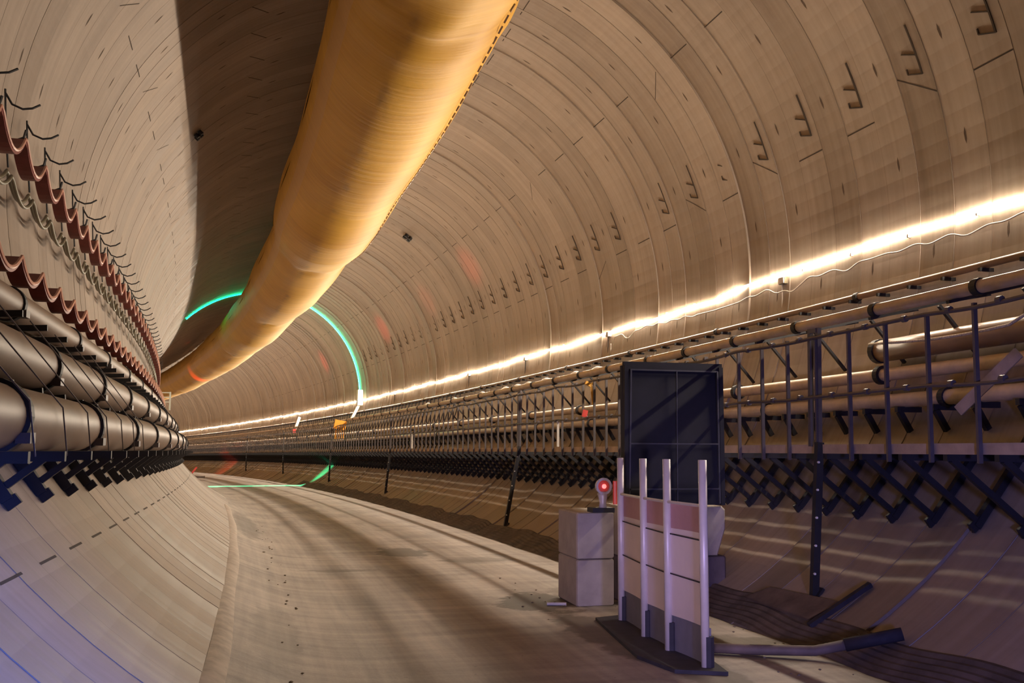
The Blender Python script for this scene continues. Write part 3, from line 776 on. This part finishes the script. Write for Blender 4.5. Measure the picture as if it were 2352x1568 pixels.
# dark framed board on top of the right block
bd = empty('framed_board', P(12.0, 2.42, -4.03), theta(12)); tag(bd, 'tall dark navy board with thin grey frame standing behind the barrier', 'board')
rb = Matrix.Rotation(-.03, 3, 'X')
mb = MB(); mb.box((0, .12, .93), (1.45, .07, 1.86), rb); mb.build('panel', 'dark_board', bd)
for x in (-.655, .655): mb = MB(); mb.bar(V((x*1.0, .04, .02)), V((x*.965, .02, 1.80)), .022, .03); mb.build('side_rail', 'board_frame', bd)
mb = MB(); mb.bar(V((0.03, .03, .05)), V((.03, .02, 1.80)), .014, .02); mb.build('centre_rail', 'board_frame', bd)
for z in (1.80, .82, .22):
    mb = MB(); mb.bar(V((-.64, .02, z)), V((.64, .02, z)), .014, .02, upv=V((0, 0, 1))); mb.build('cross_rail', 'board_frame', bd)
mb = MB(); mb.bar(V((-.70, .08, 0)), V((-.69, .08, 1.86)), .06, .12); mb.bar(V((.70, .08, 0)), V((.69, .08, 1.86)), .06, .12); mb.bar(V((-.72, .08, 1.86)), V((.72, .08, 1.86)), .06, .10, upv=V((0, 0, 1))); mb.build('outer_frame', 'dark_board', bd)
# warning lamp
wl_ = empty('warning_lamp', P(12.0, 1.38, -4.10), theta(12)); tag(wl_, 'round grey warning lamp with glowing red lens on the left concrete block', 'lamp')
mb = MB(); mb.box((-.02, 0.02, .03), (.30, .22, .06)); mb.build('base', 'black_steel', wl_)
mb = MB(); mb.tube([V((0, 0, .05)), V((0, 0, .12)), V((0, 0, .20)), V((0, .02, .24))], [.055, .045, .06, .07], 10); mb.build('neck', 'pole', wl_, smooth=True)
ctr = V((0, 0, .335))
def disc(nm, y0, y1, r0_, r1_, mt):
    mb = MB(); mb.tube([ctr+V((0, y0, 0)), ctr+V((0, (y0+y1)/2, 0)), ctr+V((0, y1, 0))], [r0_, max(r0_, r1_), r1_], 24); return mb.build(nm, mt, wl_, smooth=False)
disc('housing', -.02, .07, .10, .075, 'pole')
mb = MB()
for k in range(24):
    a0, a1 = 2*PI*k/24, 2*PI*(k+1)/24
    mb.bar(ctr+V((.095*math.cos(a0), -.035, .095*math.sin(a0))), ctr+V((.095*math.cos(a1), -.035, .095*math.sin(a1))), .03, .025)
mb.build('rim', 'pole', wl_)
ln_ = disc('lens', -.05, -.02, .055, .075, 'redglow'); gc_ = disc('glowing_core', -.062, -.05, .022, .03, 'redlens'); gc_.parent = ln_
mb = MB(); mb.tube([V((.17, 0, .10)), V((.17, 0, .40))], .03, 8); mb.build('reflector_tube', 'redglow', wl_)

# barrier: four poles, sheet panels, top rail, rubber feet
bp = [(10.87, 1.19), (9.88, 1.065), (9.156, 1.02), (8.38, 1.04)]
bar_ = empty('road_barrier', P(9.6, 1.1, FLZ)); tag(bar_, 'pale pink sheet barrier on four upright poles beside the dark board', 'barrier')
def add(mb, nm, mt, smooth=False): setparent_world(mb.build(nm, mt, smooth=smooth), bar_)
for i, (s, x) in enumerate(bp):
    mb = MB(); mb.tube([P(s, x, FLZ+.02), P(s, x-.01, -3.39)], .040, 12); add(mb, 'pole', 'pole', True)
    mb = MB(); mb.tube([P(s, x+.03, FLZ), P(s, x+.03, -5.0)], .055, 8); add(mb, 'pole_socket', 'rubber')
for i in range(3):
    (sa, xa), (sb, xb) = bp[i], bp[i+1]; xa += .02; xb += .02
    def sheet(z0a, z1a, z0b, z1b, th_, nm, mt, dx=0.0):
        mb = MB(); n = 0; K = 8
        for k in range(K+1):
            f = k/K; s = sa+(sb-sa)*f; x = xa+(xb-xa)*f + .02*math.sin(PI*f) + dx; n = len(mb.v)
            z0 = z0a+(z0b-z0a)*f; z1 = z1a+(z1b-z1a)*f
            mb.v += [P(s, x, z0), P(s, x, z1), P(s, x+th_, z1), P(s, x+th_, z0)]
            if k:
                for q in range(4): mb.face((n-4+q, n-4+(q+1) % 4, n+(q+1) % 4, n+q))
        mb.face((0, 3, 2, 1)); mb.face((n, n+1, n+2, n+3)); add(mb, nm, mt)
    top = -3.815; low = -4.93
    sheet(low, top-.26, low, top-.26, .012, 'sheet', 'panel')
    sheet(top-.26, top, top-.26, top, .014, 'red_band', 'panel_red')
    sheet(-5.29, low, -5.29, low, .02, 'lower_board', 'panel_low', .02)
    mb = MB(); mb.tube([P(sa, xa-.03, top), P(sb, xb-.03, top)], .016, 6); add(mb, 'top_rail', 'pole')
    for z in (-4.13, -4.52): 
        mb = MB(); mb.tube([P(sa, xa-.012, z), P(sb, xb-.012, z-.01)], .007, 5); add(mb, 'tie_wire', 'rubber')
mb = MB()
pts_ = [(11.1, .95), (10.2, .80), (9.0, .62), (8.35, .72), (8.15, 1.15), (9.3, 1.35), (10.6, 1.42), (11.2, 1.3)]
n = len(mb.v)
for z in (FLZ-.005, FLZ+.035):
    for s, x in pts_: mb.v.append(P(s, x, z))
mb.face(tuple(range(7, -1, -1))); mb.face(tuple(range(8, 16)))
for i in range(8): mb.face((i, (i+1) % 8, 8+(i+1) % 8, 8+i))
add(mb, 'base_shade_sheet', 'rubber')  # dark sheet drawn where the floor under the barrier lies in shade

# pole lying on the ground, steel angle, dirt
mb = MB(); lp = [P(9.1, 1.35, FLZ+.055), P(8.85, 1.8, FLZ+.06), P(8.6, 2.3, FLZ+.075), P(8.2, 3.0, -5.03)]
t = empty('fallen_pole', lp[0]); tag(t, 'dark timber pole lying on the ground right of the barrier', 'pole')
mb.tube(lp[:3]+[lp[2]+(lp[3]-lp[2])*.4], .05, 10); setparent_world(mb.build('pole_body', 'timber', smooth=True), t)
mb = MB(); mb.tube([lp[2]+(lp[3]-lp[2])*.35, lp[3]], .062, 10); setparent_world(mb.build('sleeve', 'rubber', smooth=True), t)
t = empty('steel_angle', W(9.45, -1.06, .05)); tag(t, 'black steel angle tilted on the lower right wall below the long post', 'plate')
a0, a1 = P(9.49, 2.80, -5.17), P(9.39, 3.50, -4.74)
mb = MB(); mb.bar(a0, a1, .05, .07, upv=V((0, 1, 0))); setparent_world(mb.build('web', 'rubber'), t)
mb = MB()
mb.quad(P(9.6, 2.86, -5.12), P(9.5, 3.2, -4.93), P(10.9, 3.15, -4.96), P(11.1, 2.92, -5.10)); mb.quad(P(9.6, 2.86, -5.14), P(11.1, 2.92, -5.12), P(10.9, 3.15, -4.98), P(9.5, 3.2, -4.95))
setparent_world(mb.build('flange_plate', 'timber'), t)
# white piece standing in for a wet glint, then loose stones
mb = MB(); mb.tube([P(12.3, .72, FLZ+.02), P(12.2, .95, FLZ+.025)], .02, 8); o = mb.build('white_glint', 'white', None, P(12.25, .8, FLZ)); tag(o, 'small white piece standing in for a wet glint at the foot of the left concrete block', 'glint')
rock = MB(); rnd = random.Random(4)
def rock_mesh(r):
    mb = MB(); N = 6; n = 0
    lay = [(-.6, .6), (-.1, 1), (.45, .75), (.8, .2)]
    for z, k in lay:
        for q in range(N): a = 2*PI*q/N; mb.v.append(V((math.cos(a)*k*r*rnd.uniform(.8, 1.2), math.sin(a)*k*r*rnd.uniform(.8, 1.2), z*r*.7+.5*r)))
    for l in range(3):
        for q in range(N): mb.face((l*N+q, l*N+(q+1) % N, (l+1)*N+(q+1) % N, (l+1)*N+q))
    mb.face(tuple(3*N+q for q in range(N))); return mb
r0m = rock_mesh(.016).build('pebble', 'crust'); r0m.location = P(9.0, 1.9, FLZ)
PB = 'small loose stone lying in the dirt beside the road'
tag(r0m, PB, 'stone', 'loose stones along the road')
for i in range(90):
    c = r0m.copy(); col.objects.link(c)
    if i < 40: s = rnd.uniform(7.9, 14); x = rnd.uniform(1.5, 2.45)
    elif i < 75: s = rnd.uniform(6.5, 26); x = rnd.uniform(-2.75, -2.45); 
    else: s = rnd.uniform(11, 15); x = rnd.uniform(.3, 1.0)
    z = float(np.interp(x, [q[0] for q in floor_prof(s)], [q[1] for q in floor_prof(s)]))
    c.location = P(s, x, z); c.rotation_euler = (0, 0, rnd.uniform(0, 6)); k = rnd.uniform(.5, 1.3); c.scale = (k, k, k*.8)

# ------------------------------------------------------------------ small things down the tunnel
# pale bags tucked between the upper pipes
def bag(k):
    mb = MB(); N = 10; rnd = random.Random(k)
    for z, r_ in ((0, .5), (.25, .95), (.6, 1), (.85, .6), (1, .15)):
        for q in range(N): a = 2*PI*q/N; mb.v.append(V((math.cos(a)*r_*.10, math.sin(a)*r_*.42*rnd.uniform(.85, 1.1), z*.17)))
    for l in range(4):
        for q in range(N): mb.face((l*N+q, l*N+(q+1) % N, (l+1)*N+(q+1) % N, (l+1)*N+q))
    mb.face(tuple(4*N+q for q in range(N))); mb.face(tuple(N-1-q for q in range(N)))
    return mb
b0 = bag(1).build('pale_sack', 'white', smooth=True); first = True
for s in (20.7, 22.1, 24.3, 25.75, 26.8, 27.95, 30.5, 34.0, 38):
    c = b0 if first else b0.copy()
    if not first: col.objects.link(c)
    first = False
    c.location = P(s, 4.65, -1.55); c.rotation_euler.z = theta(s); tag(c, 'pale crumpled sack tucked between the upper pipes on the right wall', 'sack', 'sacks between the upper pipes')
# orange sign hung on the railing, red one, ribbon
t = empty('hanging_sign', P(51.5, 3.25, -2.2), theta(51.5)); tag(t, 'bright orange tag board hanging on the railing by the green light ring', 'sign')
mb = MB(); mb.box((.25, 0, .28), (.62, .10, .48), Matrix.Rotation(.18, 3, 'Y')); mb.build('board', 'orange', t)
for k in range(5): 
    mb = MB(); mb.box((.02+.11*k, 0, -.22), (.05, .04, .5), Matrix.Rotation(.1, 3, 'Y')); mb.build('strip', 'orange', t)
t = empty('lamp_housing', W(56.6, -.09, .3), theta(56.6)); tag(t, 'white lamp cluster on the light line beside the green ring', 'lamp')
mb = MB(); mb.box((0, 0, .35), (.3, .4, .9)); mb.build('housing', 'white', t)
mb = MB(); mb.bar(V((0, 0, 0)), V((-.45, 0, -.9)), .16, .16); mb.build('bracket', 'white', t)
t = empty('lamp_housing', W(75.5, -.15, .3), theta(75.5)); tag(t, 'white lamp arm with a red end on the light line beyond the green ring', 'lamp')
mb = MB(); mb.bar(V((0, 0, .2)), V((-.3, 0, -.7)), .2, .2); mb.build('arm', 'white', t)
mb = MB(); mb.box((-.38, 0, -.85), (.22, .2, .34)); mb.build('red_end', 'red_plastic', t)
t = empty('tape_knot', P(17.6, 3.27, -2.1), theta(17.6)); tag(t, 'yellow tape bow tied on the railing left of the dark board', 'tape')
mb = MB(); mb.box((-.03, 0, .08), (.13, .05, .07), Matrix.Rotation(.5, 3, 'Y')); mb.box((.06, 0, .09), (.1, .05, .05), Matrix.Rotation(-.4, 3, 'Y')); mb.build('bow', 'yellow', t)
mb = MB(); mb.bar(V((.03, 0, .05)), V((.07, 0, -.32)), .04, .02); mb.build('tail', 'yellow', t)
mb = MB(); mb.box((0, 0, 0), (.10, .05, .14), Matrix.Rotation(.2, 3, 'Y')); o = mb.build('red_tag', 'red_plastic'); o.location = P(17.9, 3.28, -2.58); tag(o, 'small red tag on the railing below the yellow tape', 'tag')
for s, lab in ((19.47, 'pale upright stick in the railing between the tape and the long post'), (34.7, 'pale upright stick in the railing farther down, left of the long post')):
    mb = MB(); mb.bar(V((0, 0, 0)), V((0, 0, .52)), .05, .03); o = mb.build('pale_stick', 'white'); o.location = P(s, 3.27, -3.22); tag(o, lab, 'stick')
# white rack sign on the far left pipes
t = empty('rack_sign', P(62, -5.15, -.1), theta(62)); tag(t, 'small white slotted sign at the far end of the left pipes', 'sign')
mb = MB(); mb.bar(V((.45, 0, -.75)), V((.45, 0, .35)), .10, .06); mb.build('upright', 'white', t)
for z in (.3, .02, -.26):
    mb = MB(); mb.bar(V((-.25, 0, z)), V((.45, 0, z)), .06, .12); mb.build('slat', 'white', t)
# red barrier with lamp at the far left
t = empty('lamp_trestle', P(74, -3.0, -4.45), theta(74)); tag(t, 'red trestle with a glowing red lamp far down by the left pipes', 'lamp')
mb = MB(); mb.box((-.55, 0, .78), (.30, .2, .22)); mb.build('lamp_lens', 'redfar', t)
mb = MB(); mb.bar(V((-1.1, 0, .35)), V((-.05, 0, .40)), .10, .12); mb.build('cross_bar', 'red_plastic', t)
mb = MB(); mb.bar(V((-.55, 0, .35)), V((-.55, 0, .70)), .10, .1); mb.build('lamp_stem', 'red_plastic', t)
mb = MB(); mb.bar(V((1.0, 0, .05)), V((.55, 0, -.55)), .12, .1); mb.build('leg', 'red_plastic', t)
mb = MB(); mb.box((1.1, 0, -.66), (.95, .3, .14)); mb.build('foot', 'timber', t)
bpy.context.view_layer.update()
